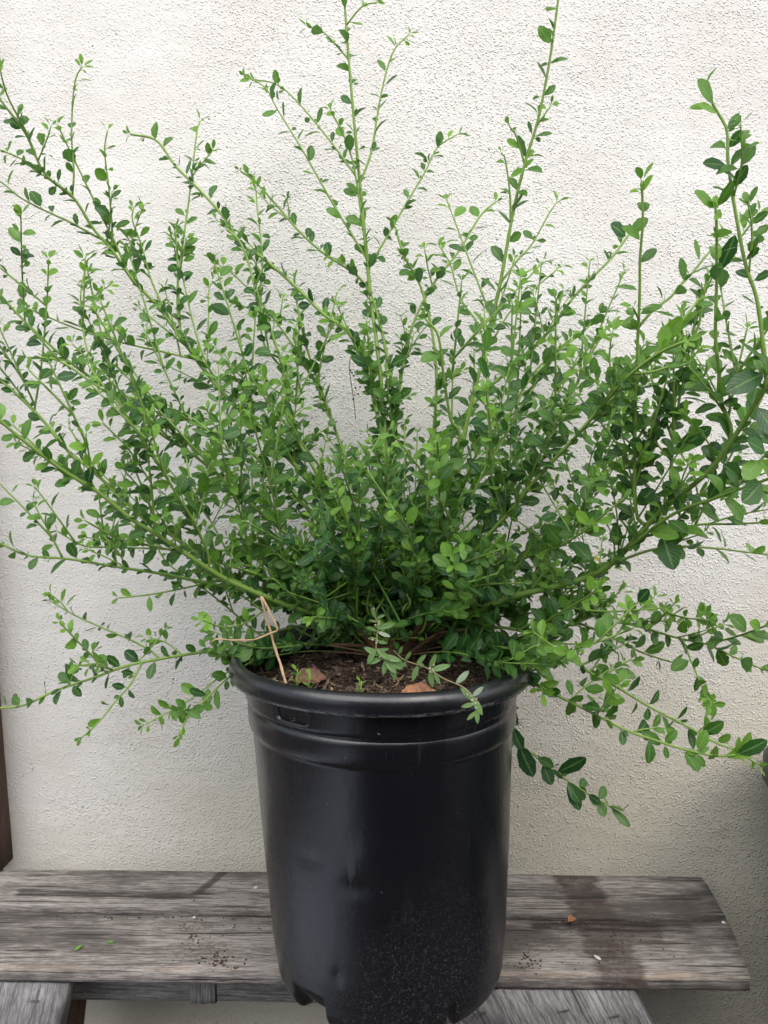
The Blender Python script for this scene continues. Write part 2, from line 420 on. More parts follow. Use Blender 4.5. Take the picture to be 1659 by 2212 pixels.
# brown wooden frame standing at the left end against the wall
fr = empty('wooden_frame', at(20, 1845, .19)); fr.location.z = .001
tag(fr, 'dark brown wooden frame standing on the bench at the left edge', 'frame')
fx = at(31, 1842, .205).x
def onf(o): o.parent = fr; o.matrix_parent_inverse = Matrix.Translation(-fr.location); return o
onf(board('post', 1.3, .034, .026, M['brownwood'], None, (fx-.026, .187, .0015), (0, R(-91.9), 0), n=24, seed=11))
onf(board('post', 1.3, .034, .026, M['brownwood'], None, (fx-.42, .187, .0015), (0, R(-89.5), 0), n=24, seed=12))
for i, z in enumerate((.02, .33, .64, .95, 1.23)):
    onf(board('slat', .40, .05, .012, M['brownwood'], None, (fx-.425+z*.01, .168, z+.025), (R(90), 0, 0), n=8, seed=13+i))

# dark green bin at the right edge
bc = at(1652, 1640, .05)
b0 = empty('bin', (bc.x+.271, .0, GZ))
tag(b0, 'dark green plastic bin just cut off by the right edge', 'bin')
def taper(name, zs, hw, hd, mat, parent):
    V = []; F = []; q = 32
    for z, a, d in zip(zs, hw, hd):
        for i in range(q):
            t = 2*math.pi*i/q; ct, st = math.cos(t), math.sin(t)
            V.append((a*math.copysign(abs(ct)**.35, ct), d*math.copysign(abs(st)**.35, st), z))
    for j in range(len(zs)-1):
        for i in range(q):
            i2 = (i+1) % q; F.append((j*q+i, j*q+i2, (j+1)*q+i2, (j+1)*q+i))
    return mesh_obj(name, V, F, mat, parent)
H = bc.z-.028-GZ
taper('body', (0, .004, H*.5, H-.03, H-.03, H-.06), (.165, .17, .20, .232, .222, .2), (.14, .145, .165, .185, .175, .16), M['greenbin'], b0)
taper('rim', (H-.03, H-.03, H-.004, H, H, H-.02), (.230, .240, .240, .237, .225, .222), (.183, .193, .193, .19, .178, .175), M['greenbin'], b0)

FY = -1.32
# unseen board fence, added behind the viewer to shade the lower wall
fe = empty('added_blocker_fence', (1.3, FY, GZ))
tag(fe, 'unseen brown board fence added to block low sky light from the stucco wall', 'fence')
for i in range(18):
    o = board('blocker_board', 1.30+.01*(i % 3), .14, .018, M['brownwood'], None, (-.45+i*.145, FY, GZ), n=6, seed=20+i)
    o.rotation_euler = Matrix((Vector((0, 0, 1)), Vector((1, 0, 0)), Vector((0, 1, 0)))).transposed().to_euler()
    o.parent = fe; o.matrix_parent_inverse = Matrix.Translation(-fe.location)
for z in (.35, 1.1):
    o = board('rail', 2.62, .08, .035, M['brownwood'], None, (-.52, FY-.038, GZ+z), (R(90), 0, 0), n=10, seed=50)
    o.parent = fe; o.matrix_parent_inverse = Matrix.Translation(-fe.location)

# ------------------------------------------------------------------ pot
pot = empty('nursery_pot', (0, 0, .0012))
tag(pot, 'large black plastic nursery pot with two moulded bands on the bench', 'plant pot')
LEAN = .010
def pot_shift(z): return LEAN*(1-z/.328)
NOTCH = [(-41, 11), (31, 3.5), (103, 9), (175, 9), (247, 9)]
def lathe(name, prof, seg, fn=None, mat=None, parent=None, close=False):
    V = []; F = []; n = len(prof)
    for i in range(seg):
        a = 2*math.pi*i/seg
        for (r, z) in prof:
            rr, zz = fn(r, z, math.degrees(a)) if fn else (r, z)
            V.append((rr*math.sin(a)+pot_shift(zz), -rr*math.cos(a), zz))
    for i in range(seg):
        i2 = (i+1) % seg
        for j in range(n-1): F.append((i*n+j, i2*n+j, i2*n+j+1, i*n+j+1))
    return mesh_obj(name, V, F, mat, parent)
def adiff(a, b): return (a-b+180) % 360-180
def body_fn(r, z, a):
    # drainage notches bitten out of the bottom edge
    for c, wd in NOTCH:
        d = abs(adiff(a, c))
        if d < wd and z < .045 and r > .085:
            f = min(1, (wd-d)/2.5)
            z2 = max(z, .012*f + z*(1-.45*f))
            z = z2
            if z < .03: r -= .006*f
    # hook slot under the rim
    d = abs(adiff(a, -34.5))
    if d < 7.2 and .2925 < z < .3085: r -= .0085*min(1, (7.2-d)/.7)*min(1, (z-.2925)/.0012)
    if z < .27 and r > .1:
        def dent(a0, z0, sa, sz, dep): return dep*math.exp(-(adiff(a, a0)/sa)**2-((z-z0)/sz)**2)
        r -= dent(-31, .168, 7, .005, .0006)+dent(-12, .150, 8, .006, .0012)-dent(-13, .172, 9, .012, .0008)
        r -= dent(-22, .062, 2.6, .007, .0010)
        r += .0006*math.sin(R(a)*5+1.2)*(1-z/.3)
    return r, z
bp = [(.001, .012), (.085, .012), (.090, .006), (.093, .0), (.101, .0006), (.106, .004), (.1095, .009), (.112, .016)]
for i in range(1, 46):
    z = .016+(.2555-.016)*i/45
    if z < .0536: r = .112+(.1162-.112)*(z-.016)/.0376
    elif z < .1085: r = .1162+(.1190-.1162)*(z-.0536)/.0549
    elif z < .149: r = .1190+(.1214-.1190)*(z-.1085)/.0405
    else: r = .1214+(.1262-.1214)*(z-.149)/.1065
    bp.append((r, z))
bp += [(.1262, .2575), (.1268, .2592), (.1288, .2612), (.1298, .2640), (.1302, .270), (.1304, .277), (.1302, .2805), (.1294, .2828),
       (.1284, .2840), (.1282, .2852), (.1290, .2866), (.1308, .2880), (.1316, .2900)]
for i in range(0, 11): bp.append((.1318+.0004*i/10, .2915+.0168*i/10))
body = lathe('body', bp, 288, body_fn, M['pot'], pot)
rp = [(.1322, .3083), (.1325, .3098), (.1400, .3094), (.1430, .3088), (.1452, .3090), (.1462, .3102), (.1466, .3130), (.1466, .3175), (.1460, .3215), (.1445, .3248),
      (.1420, .3270), (.1395, .3278), (.1372, .3274), (.1352, .3255), (.1340, .3225), (.1325, .316), (.1306, .300), (.1285, .280), (.127, .262)]
def rim_fn(r, z, a):
    e = .0007*math.sin(R(a)*2+.6)+.0004*math.sin(R(a)*3)
    zz = z+(.0006*noise.noise(Vector((a*.12, z*80, 0))) if z < .313 else 0)+.0011*math.sin(R(a)*2+2)*(1 if z > .3 else 0)
    return r+e, zz
lathe('rim', rp, 200, rim_fn, M['pot'], pot)

# ------------------------------------------------------------------ soil, mulch
SZ = .298
def soil_h(x, y):
    return SZ+.007*noise.noise(Vector((x*22, y*22, 3)))+.0025*noise.noise(Vector((x*90, y*90, 1)))-.012*max(0, (math.hypot(x, y)/.128)**4)+.006
V = [(0, 0, soil_h(0, 0))]; F = []
nr, na = 40, 110
for i in range(1, nr+1):
    for j in range(na):
        a = 2*math.pi*j/na; r = .1292*i/nr
        x, y = r*math.cos(a), r*math.sin(a); V.append((x, y, soil_h(x, y)))
for j in range(na): F.append((0, 1+j, 1+(j+1) % na))
for i in range(nr-1):
    for j in range(na):
        a, b = 1+i*na+j, 1+i*na+(j+1) % na; F.append((a, a+na, b+na, b))
CV, CF, CC = list(V), list(F), [(0, 0, 0, 1)]*len(V)
CI = [0]*len(F)
for i in range(3600):
    a = RND()*2*math.pi; r = .127*math.sqrt(RND()); x, y = r*math.cos(a), r*math.sin(a)
    L = random.choice((.0022, .004, .006, .009, .014))*random.uniform(.7, 1.3); W = L*random.uniform(.18, .5); T = W*.35
    W = min(W, .0035); T = min(T, .0012)
    q = Quaternion((0, 0, 1), RND()*6.28) @ Quaternion((0, 1, 0), random.gauss(0, .25)) @ Quaternion((1, 0, 0), random.gauss(0, .4))
    c = Vector((x, y, soil_h(x, y)+random.uniform(.0, .0025)))
    b0i = len(CV); tone = (RND()**1.4, RND(), RND(), 1)
    for (ex, wy) in ((-1, .6), (-.4, 1), (.5, .9), (1, .35)):
        for (sy2, sz) in ((-1, 0), (0, 1), (1, 0), (0, -1)):
            CV.append(c+q @ Vector((ex*L/2, sy2*W*wy/2, sz*T/2+(.12*L*ex*ex)))); CC.append(tone)
    for s in range(3):
        for j in range(4):
            CF.append((b0i+s*4+j, b0i+s*4+(j+1) % 4, b0i+s*4+4+(j+1) % 4, b0i+s*4+4+j))
    CF.append((b0i+3, b0i+2, b0i+1, b0i)); CF.append((b0i+12, b0i+13, b0i+14, b0i+15))
CI += [1]*(len(CF)-len(CI))
sm = mesh_obj('bark_mulch', CV, CF, [M['soil'], M['chip']], None, smooth=False, col=CC, matidx=CI)
tag(sm, 'dark potting soil covered with brown bark chips inside the pot', 'mulch', kind='stuff')

# ------------------------------------------------------------------ leaf and tube builders
class Buf:
    def __init__(s): s.V = []; s.F = []; s.C = []; s.n = 0
    def add(s, V, F, Cc):
        s.V.extend(V); s.F.extend([tuple(i+s.n for i in f) for f in F]); s.C.extend(Cc); s.n += len(V)
ST = 9
TT = [.5-.5*math.cos(math.pi*i/ST) for i in range(ST+1)]
def leaf_geo(o, d, n, L, W, young, rnd, fold=.25, curl=.2, pet=.0018, serr=.06, shape=.9):
    d = d.normalized(); n = (n-d*n.dot(d))
    if n.length < 1e-4: n = d.orthogonal()
    n.normalize(); s = d.cross(n)
    V = []; Cc = []; F = []
    # petiole
    pw = .00035
    V += [o-s*pw, o+s*pw, o+d*pet-s*pw, o+d*pet+s*pw]; Cc += [(min(1, young+.3), rnd, .5, 0)]*4
    F.append((0, 1, 3, 2))
    b = o+d*pet; k = 4; tw = random.uniform(-.25, .25)
    for i, t in enumerate(TT):
        hw = (math.sin(math.pi*t**shape))**.62*(1-.10*math.cos(math.pi*t)) if 0 < t < 1 else 0.03
        hw = hw*W/2*(1+serr*(1 if i % 2 else -1))
        c = b+d*(t*L)-n*(curl*L*t*t)
        s2 = s*math.cos(tw*t)+n*math.sin(tw*t)
        for e in (-1, 0, 1):
            V.append(c+s2*(e*hw)+n*(fold*hw*abs(e))); Cc.append((young, rnd, .5+.5*e, t))
        if i:
            p = k-3
            F.append((p, p+1, k+1, k)); F.append((p+1, p+2, k+2, k+1))
        k += 3
    return V, F, Cc
def tube_geo(P, rad, sides, age, caps=True):
    n = len(P); V = []; F = []; Cc = []
    T = [(P[min(i+1, n-1)]-P[max(i-1, 0)]).normalized() for i in range(n)]
    u = T[0].orthogonal().normalized()
    for i in range(n):
        u = (u-T[i]*u.dot(T[i])).normalized(); v = T[i].cross(u)
        for j in range(sides):
            a = 2*math.pi*j/sides
            V.append(P[i]+(u*math.cos(a)+v*math.sin(a))*rad[i]); Cc.append((age[i], .5, 0, 1))
    for i in range(n-1):
        for j in range(sides):
            j2 = (j+1) % sides
            F.append((i*sides+j, i*sides+j2, (i+1)*sides+j2, (i+1)*sides+j))
    if caps: F.append(tuple(range(sides-1, -1, -1))); F.append(tuple((n-1)*sides+j for j in range(sides)))
    return V, F, Cc
def resample(P, step):
    """Catmull-Rom through P, then even steps"""
    if len(P) == 2: P = [P[0], (P[0]+P[1])/2, P[1]]
    Q = [P[0]*2-P[1]]+P+[P[-1]*2-P[-2]]; D = []
    for i in range(1, len(Q)-2):
        a, b, c, d = Q[i-1], Q[i], Q[i+1], Q[i+2]
        for j in range(8):
            t = j/8
            D.append(.5*((2*b)+(c-a)*t+(2*a-5*b+4*c-d)*t*t+(3*b-a-3*c+d)*t**3))
    D.append(P[-1])
    out = [D[0]]; acc = 0
    for i in range(1, len(D)):
        seg = (D[i]-D[i-1]).length; s0 = 0
        while acc+seg-s0 >= step:
            s0 += step-acc; acc = 0
            out.append(D[i-1].lerp(D[i], s0/seg))
        acc += seg-s0
    if (out[-1]-D[-1]).length > step*.3: out.append(D[-1])
    return out

# ------------------------------------------------------------------ the shrub
TB = at(845, 1440, .034)          # where the trunk leaves the soil
STEMS = []     # (path, radii, ages)
LEAVES = []    # (screen area, geometry)
placed = []    # (px, py, point, age)
def add_stem(P, r0, r1, age0, age1):
    n = len(P)
    rad = [r0+(r1-r0)*(i/(n-1))**.8*1.0 for i in range(n)]
    ages = [age0+(age1-age0)*(i/(n-1)) for i in range(n)]
    for i in range(2, n-1):     # slight swelling where leaves join
        if i % 5 == 0: rad[i] *= 1.12
    STEMS.append((P, rad, ages))
    return rad, ages
def put_leaf(o, d, n, L, W, young, **kw):
    rnd = RND() if L < .018 else RND()*.99
    if kw.pop('small', 0): rnd *= .8
    g_ = leaf_geo(o, d, n, L, W, young, rnd, fold=random.uniform(.05, .45), curl=random.uniform(-.12, .38), shape=random.uniform(.86, 1.18), serr=random.uniform(.03, .09), pet=random.uniform(.0015, .0034))
    tip = o+d*L
    if max(p.y for p in g_[0]) > WY-.004: return
    # stay out of the pot
    if tip.z < .30 and math.hypot(tip.x, tip.y) < .142 : return
    if min(o.z, tip.z) < .328 and min(o.y, tip.y) < .055 and -.105 < tip.x < .095 and math.hypot(tip.x, tip.y) < .15: return
    px, py, z = proj(o+d*(L/2))
    vis = 1 if (-10 < px < 1669 and -10 < py < 2222) else 0
    nn = (n-d*n.dot(d)).normalized() if (n-d*n.dot(d)).length > 1e-4 else n
    view = (o-CAM).normalized()
    area = vis*L*W/(z*z)*(.35+abs(nn.dot(view)))*(1+(-o.y)*.6)
    LEAVES.append((area, g_))
def rv(s=1.0): return Vector((random.gauss(0, s), random.gauss(0, s), random.gauss(0, s)))
UPV = Vector((0, 0, 1))
LS = 1.28
def foliate(P, t0, L0, gap, tipyoung=.8, basecol=.05, dens=1.0, tipn=3):
    """leaves along a shoot: one main leaf a node with small ones in its axil"""
    n = len(P); step = (P[1]-P[0]).length; tot = step*(n-1)
    s = t0*tot+RND()*gap; phi = RND()*6.28; rem = tot
    while s < tot*.985:
        t = s/tot; i = min(n-2, int(s/step)); o = P[i].lerp(P[i+1], s/step-i)
        T = (P[i+1]-P[i]).normalized(); u = T.orthogonal().normalized(); v = T.cross(u)
        phi += math.pi+random.gauss(0, .55)
        rad = u*math.cos(phi)+v*math.sin(phi)
        rem = tot-s
        grow = min(1, .50+rem/.045)
        yg = tipyoung*max(0, 1-rem/.055)**1.2+basecol*random.uniform(.2, 2.4)
        yg = min(1, max(0, yg+random.gauss(0, .05)))
        d = (T*random.uniform(.25, .9)+rad*random.uniform(.7, 1.1)+UPV*.12+rv(.12)).normalized()
        nrm = (T*.5+UPV*.4-rad*.2+Vector((0, -.75, 0))+rv(.38))
        
        L = L0*LS*grow*random.uniform(.68, 1.22)
        put_leaf(o, d, nrm, L, L*random.uniform(.46, .68), yg)
        if RND() < .62*dens:
            for _ in range(random.choice((1, 1, 2))):
                d2 = (d*.6+T*random.uniform(.2, .9)+rv(.45)).normalized()
                L2 = L*random.uniform(.35, .62)
                put_leaf(o, d2, nrm+rv(.5), L2, L2*random.uniform(.5, .72), min(1, yg+random.uniform(0, .35)))
        if RND() < .45*dens:
            d3 = (-rad*.9+T*.5+rv(.35)).normalized()
            L3 = L*random.uniform(.45, .95)
            put_leaf(o, d3, nrm+rv(.3), L3, L3*random.uniform(.5, .74), yg)
        s += gap*random.uniform(.65, 1.35)
    T = (P[-1]-P[-3]).normalized() if n > 2 else (P[-1]-P[0]).normalized()
    for k in range(tipn):
        u = T.orthogonal().normalized(); v = T.cross(u); a = k*2.4+RND()
        d = (T*random.uniform(.6, 1.2)+(u*math.cos(a)+v*math.sin(a))*.8).normalized()
        L = L0*LS*random.uniform(.38, .72)
        put_leaf(P[-1], d, T+Vector((0, -.5, .3))+rv(.3), L, L*random.uniform(.42, .6), min(1, tipyoung*random.uniform(.8, 1.2)))

# traced shoots, root to tip:  depth of tip | base radius mm | tip radius mm | leaf mm | side twigs | points
# a leading * grows from the nearest shoot already there
DATA = '''
.10 5.0 2.1 14 8 0 | 845,1440 850,1300 850,1100 832,960 825,860 815,780 800,640
* .09 2.2 1.2 14 0 0 | 800,640 790,560 775,400 760,215 750,60 742,-30
.03 4.6 2.0 15 10 .0 | 845,1440 880,1350 930,1230 980,1083 995,988 1020,868 1045,758 1060,700
* -.02 2.1 1.0 15 0 0 | 1060,700 1080,610 1110,460 1135,350 1165,260 1185,130 1204,0 1210,-40
.10 4.8 2.0 14 14 0 | 845,1440 822,1290 800,1233 760,1163 700,1083 650,1018 595,958 540,903 475,843 400,743 340,658
* .02 2.0 1.1 12 5 0 | 340,658 325,645 280,590 240,540 200,495 155,425 100,370 55,290 0,210 -40,150
-.15 4.2 1.4 12 10 .1 | 845,1440 750,1343 650,1318 550,1278 480,1243 415,1203 350,1158 280,1118 210,1068 140,1018 75,968 0,908 -30,880
-.20 4.6 1.9 15 8 0 | 845,1440 925,1345 1005,1328 1110,1290 1200,1268 1290,1240 1345,1190 1430,1098 1530,1018 1605,908 1659,823 1700,740
-.21 3.4 1.3 13 12 .15 | 845,1440 950,1290 1020,1198 1110,1098 1150,1048 1245,938 1300,868 1355,818 1420,758 1478,738
.03 3.2 1.6 13 8 0 | 845,1440 700,1320 560,1265 480,1230 320,1128 260,1078 200,1018 145,968 90,908 40,858 0,818 -30,780
.08 3.2 1.4 13 8 0 | 845,1440 740,1200 640,1070 510,948 450,928 380,893 310,868 240,843 150,783 80,720 0,640
.00 2.8 1.3 13 6 0 | 845,1440 720,1250 560,1100 430,990 360,943 275,878 200,823 125,778 60,773
.13 3.0 1.3 12 6 0 | 845,1440 800,1150 725,938 700,858 665,758 645,670 635,600
.09 3.2 1.3 13 8 0 | 845,1440 790,1200 720,1080 650,958 625,883 600,783 575,683 560,650 540,575 520,520 490,495
.12 3.4 1.4 12 8 0 | 845,1440 830,1180 830,1000 800,830 750,725 700,680 635,620 575,560 525,525 480,465 425,405 380,355 340,305 282,290
.14 3.0 1.2 12 8 0 | 845,1440 845,1120 850,900 835,780 795,620 700,545 645,500 590,440 555,390 520,370
.06 3.2 1.2 14 6 0 | 845,1440 900,1250 930,1000 945,800 915,640 875,550 853,488
-.06 3.2 1.2 14 6 .05 | 845,1440 930,1200 990,958 980,908 955,808 945,723 920,690
.15 3.2 1.2 13 8 0 | 845,1440 840,1150 848,950 880,738 930,625 990,545 1040,465 1072,435
.15 3.4 1.4 14 10 0 | 845,1440 900,1200 940,1010 980,933 1040,858 1110,788 1180,718 1230,650 1270,610 1320,555 1360,505
.12 2.6 1.1 14 6 0 | 845,1440 960,1180 1050,1000 1140,823 1205,763 1260,708 1295,678
.14 2.6 1.0 14 5 0 | 845,1440 1000,1200 1130,1000 1230,858 1265,793 1305,723 1330,688
-.04 2.8 1.1 14 6 .1 | 845,1440 950,1180 1030,980 1080,893 1155,833 1210,758 1232,733
.10 2.6 1.1 15 6 0 | 845,1440 1000,1280 1180,1180 1245,1128 1300,978 1355,878 1400,810 1500,660 1530,600
-.03 2.8 1.2 13 6 0 | 845,1440 760,1350 560,1285 425,1253 350,1238 250,1223 150,1208 60,1198 0,1178 -20,1170
.05 2.4 1.0 13 5 0 | 845,1440 760,1280 600,1200 420,1190 250,1183 185,1173 125,1148
-.05 2.2 1.0 13 4 .1 | 845,1440 740,1310 560,1240 375,1188 300,1173 250,1158 185,1125
-.04 2.6 1.2 13 5 0 | 845,1440 820,1400 750,1392 600,1390 500,1395 440,1407 360,1422 280,1437 200,1467 115,1492 50,1517 0,1530 -20,1535
-.02 2.4 1.0 16 5 .05 | 845,1440 900,1370 1000,1330 1150,1280 1250,1292 1290,1315 1380,1347 1470,1377 1530,1397 1590,1422 1659,1447 1700,1455
-.13 2.4 1.0 16 7 .2 | 845,1440 910,1390 965,1367 1030,1417 1110,1457 1200,1497 1260,1532 1350,1577 1415,1602 1480,1622 1555,1637 1590,1630
-.10 2.4 1.0 16 7 .2 | 845,1440 960,1370 1080,1355 1155,1377 1225,1422 1280,1457 1335,1487 1410,1527 1480,1567 1545,1602 1595,1622 1635,1650
.02 2.4 1.0 16 4 0 | 845,1440 980,1350 1100,1310 1200,1327 1280,1357 1335,1382 1390,1407 1450,1430
.10 2.2 .9 18 0 0 | 845,1440 980,1380 1065,1440 1117,1595 1150,1627 1180,1657 1225,1687 1270,1712 1315,1737 1335,1752
* .10 1.0 .6 12 0 .3 | 600,1278 590,1220 560,1160 545,1100 535,1000
* .10 1.2 .7 12 0 0 | 750,130 700,75 665,58
* .08 1.1 .7 12 0 .1 | 757,50 780,15 815,5
* .12 1.4 .8 13 0 0 | 775,400 800,330 820,230 835,150 852,108 883,75
* .07 1.4 .8 13 0 0 | 792,570 775,450 760,350 740,290 715,240
* .11 1.4 .7 12 0 0 | 788,560 720,440 660,330 600,235 575,190 528,165
* .13 1.2 .7 12 0 0 | 772,380 700,295 635,215 597,183 550,172
* .13 1.4 .7 12 0 0 | 797,580 830,525 880,440 920,370 948,318 992,288
* .00 1.2 .8 12 0 .1 | 1105,490 1103,410 1090,345 1083,332
* .00 1.2 .7 11 0 .3 | 1135,348 1117,295 1100,272
* .04 1.3 .7 12 0 .1 | 1078,620 1115,565 1150,530 1185,465 1203,437
* .00 1.1 .7 11 0 .1 | 1163,270 1190,228
* .06 1.3 .7 13 0 .1 | 1062,690 1020,575 985,490 965,432
* .06 1.3 .7 13 0 .2 | 1050,745 1030,700 995,640 970,575 948,530
* .10 1.2 .7 13 0 .1 | 1050,780 1080,710 1110,670 1155,625 1212,575
* -.16 1.7 1.0 14 3 .05 | 1395,1140 1372,1103 1375,908 1377,758 1380,640 1382,560 1385,475 1386,392
* -.20 1.8 1.0 16 2 .1 | 1572,960 1575,923 1560,860 1555,808 1551,733 1553,625 1550,500 1546,452
* -.18 1.8 1.0 14 2 .05 | 1650,840 1657,812 1630,650 1610,575 1590,460 1575,350 1565,275 1550,235 1524,190
* -.12 1.6 .9 13 3 0 | 1450,1090 1452,1083 1452,944 1460,872 1482,776 1501,704 1525,623 1544,589 1573,549 1640,460
* -.10 1.4 .8 13 0 .05 | 1381,715 1415,673 1444,644 1465,616 1489,589 1520,556 1560,510
* -.08 1.3 .8 13 0 0 | 1360,812 1405,800 1453,788 1501,786 1550,796
* -.24 1.8 1.0 16 3 .3 | 1340,1190 1450,1115 1550,1075 1659,1040 1700,1020
* -.10 1.5 .9 15 1 0 | 1390,1165 1505,1138 1590,1133 1680,1126
* -.02 1.5 .8 15 0 0 | 1300,1190 1400,1185 1470,1183 1550,1183 1620,1188 1680,1200
* -.15 1.2 .7 15 1 .1 | 1070,1240 1140,1203 1205,1178 1290,1130
* .05 1.2 .7 13 0 0 | 158,430 159,370 159,300 155,210 165,165 177,145
* .06 1.4 .8 14 2 0 | 295,630 280,600 245,520 215,460 170,360 140,300 125,270
* .06 1.2 .7 12 0 .3 | 245,540 240,500 232,400 226,325 232,282
* .10 1.2 .8 13 0 .1 | 100,370 50,345 0,325 -20,318
* .08 1.4 .8 13 0 0 | 240,530 210,515 150,480 100,455 50,430 0,395 -20,380
* .00 1.2 .8 12 0 0 | 75,310 52,280 20,205 0,150
* -.02 1.1 .7 12 0 0 | 55,700 47,590 45,462
* .13 1.5 .8 13 2 0 | 390,730 385,665 390,590 395,525 410,400 425,295 432,262
* .13 1.3 .8 12 1 .05 | 572,800 567,738 566,640 565,550 557,450 552,410 545,385
* .12 1.3 .8 13 1 .1 | 700,860 630,738 575,670 535,620 500,590 472,572
* .11 1.3 .8 13 1 0 | 370,720 330,615 305,530 285,475 288,450
* .12 1.2 .8 13 1 .1 | 470,840 425,738 395,610 380,525 378,495
* .12 1.0 .7 12 0 .1 | 448,790 450,700 452,625 460,610
* .05 1.2 .8 13 1 .1 | 260,850 220,738 200,640 190,590
* .03 1.2 .8 13 2 .1 | 430,770 350,763 250,733 165,708 65,668
* .00 1.2 .8 13 0 .0 | 75,885 90,783 100,650 105,560
* .10 1.2 .8 13 0 .0 | 205,850 185,740 175,640 190,560
* -.12 1.3 .8 14 2 .2 | 335,1145 335,1123 330,1058 320,968 310,878 305,860
* -.13 1.3 .8 14 2 .2 | 455,1230 450,1198 415,1118 380,1058 350,983 320,898
* -.12 1.2 .7 14 0 .4 | 205,1075 200,1053 195,998 185,938
* -.10 1.3 .8 13 2 .2 | 545,1265 525,1133 500,1033 475,953
* -.08 1.3 .8 13 2 .1 | 640,1290 625,1233 610,1183 590,1083 565,978 540,888
* .02 1.2 .8 12 1 .1 | 425,1120 415,1083 405,1018 395,948
* -.02 1.3 .8 13 2 .2 | 730,1090 700,1018 645,948 590,883 535,803
* -.10 1.3 .8 13 2 .4 | 785,1345 780,1323 765,1233 745,1133 725,1058
* -.05 1.2 .8 12 0 .1 | 545,1262 480,1258 400,1273 325,1288 255,1292
* .04 1.2 .8 12 1 0 | 620,1395 550,1368 500,1323 440,1273 360,1218 330,1150
* -.10 1.1 .8 13 0 .4 | 640,1290 575,1318 530,1343 480,1355 438,1340
* .02 1.1 .7 12 1 .1 | 340,1425 325,1407 280,1387 220,1357 165,1332 112,1300
* -.06 1.1 .7 12 0 .2 | 235,1455 225,1442 200,1417 165,1382 130,1345
* -.08 1.1 .7 12 0 .1 | 310,1430 280,1477 250,1517 215,1562 178,1592
* -.09 1.1 .8 13 1 .1 | 600,1395 545,1432 500,1460 450,1507 410,1547 390,1587
* -.05 1.0 .7 12 0 .1 | 500,1450 480,1457 425,1502 370,1537 312,1566
* -.08 1.1 .8 16 1 .2 | 1530,1397 1585,1377 1630,1362 1670,1345
* -.10 1.0 .7 13 0 .1 | 1475,1377 1495,1427 1520,1487 1537,1520
* -.04 1.0 .7 12 0 .2 | 1405,1355 1440,1322 1455,1305
* -.14 1.1 .7 14 1 .3 | 1110,1460 1130,1452 1190,1432 1250,1397
* -.12 1.1 .8 13 0 .3 | 1060,1420 1095,1392 1150,1357 1210,1322 1270,1287 1290,1270
* -.16 1.1 .8 13 0 .2 | 960,1240 955,1170 950,1050 945,950
* -.14 1.1 .8 13 1 .3 | 1080,1110 1062,1020 1058,930 1050,845
* -.12 1.1 .8 13 1 .2 | 1010,1200 950,1080 905,1010 850,940
* -.10 1.1 .8 13 0 .4 | 905,1380 900,1240 880,1150 850,1100
* -.15 1.1 .8 13 0 .4 | 990,1330 985,1250 975,1200
* .10 1.1 .8 13 1 0 | 1300,978 1330,930 1390,890 1440,850
* .12 1.2 .8 14 1 0 | 1110,900 1180,900 1240,890 1290,840
'''
def depth_path(pts, y0, y1):
    tot = 0; acc = [0]
    for a, b in zip(pts, pts[1:]): tot += math.hypot(b[0]-a[0], b[1]-a[1]); acc.append(tot)
    return [at(p[0], p[1], y0+(y1-y0)*(s/tot)**1.1) for p, s in zip(pts, acc)]
def nearest(px, py):
    best = min(placed, key=lambda q: (q[0]-px)**2+(q[1]-py)**2)
    return best
TW = []
def twig_from(o, T, age, Lt, leafL, young, toward=None, up=.45):
    d = (T*random.uniform(.3, .8)+UPV*up+Vector((random.gauss(0, .5), random.gauss(0, .35), random.gauss(0, .18)))).normalized()
    if toward is not None: d = (d+toward*.5).normalized()
    e = o+d*Lt; m = o.lerp(e, .5)+rv(.04*Lt)+UPV*(.04*Lt)
    if e.y > WY-.02: e.y = WY-.02-RND()*.02
    if e.z < .31 and math.hypot(e.x, e.y) < .15: return
    P = resample([o, m, e], .0055)
    if len(P) < 4: return
    add_stem(P, .0009, .0006, min(age, .4), .0)
    foliate(P, .08, leafL, .0095, tipyoung=random.uniform(.35, 1.0), basecol=.05+young, dens=1.0)
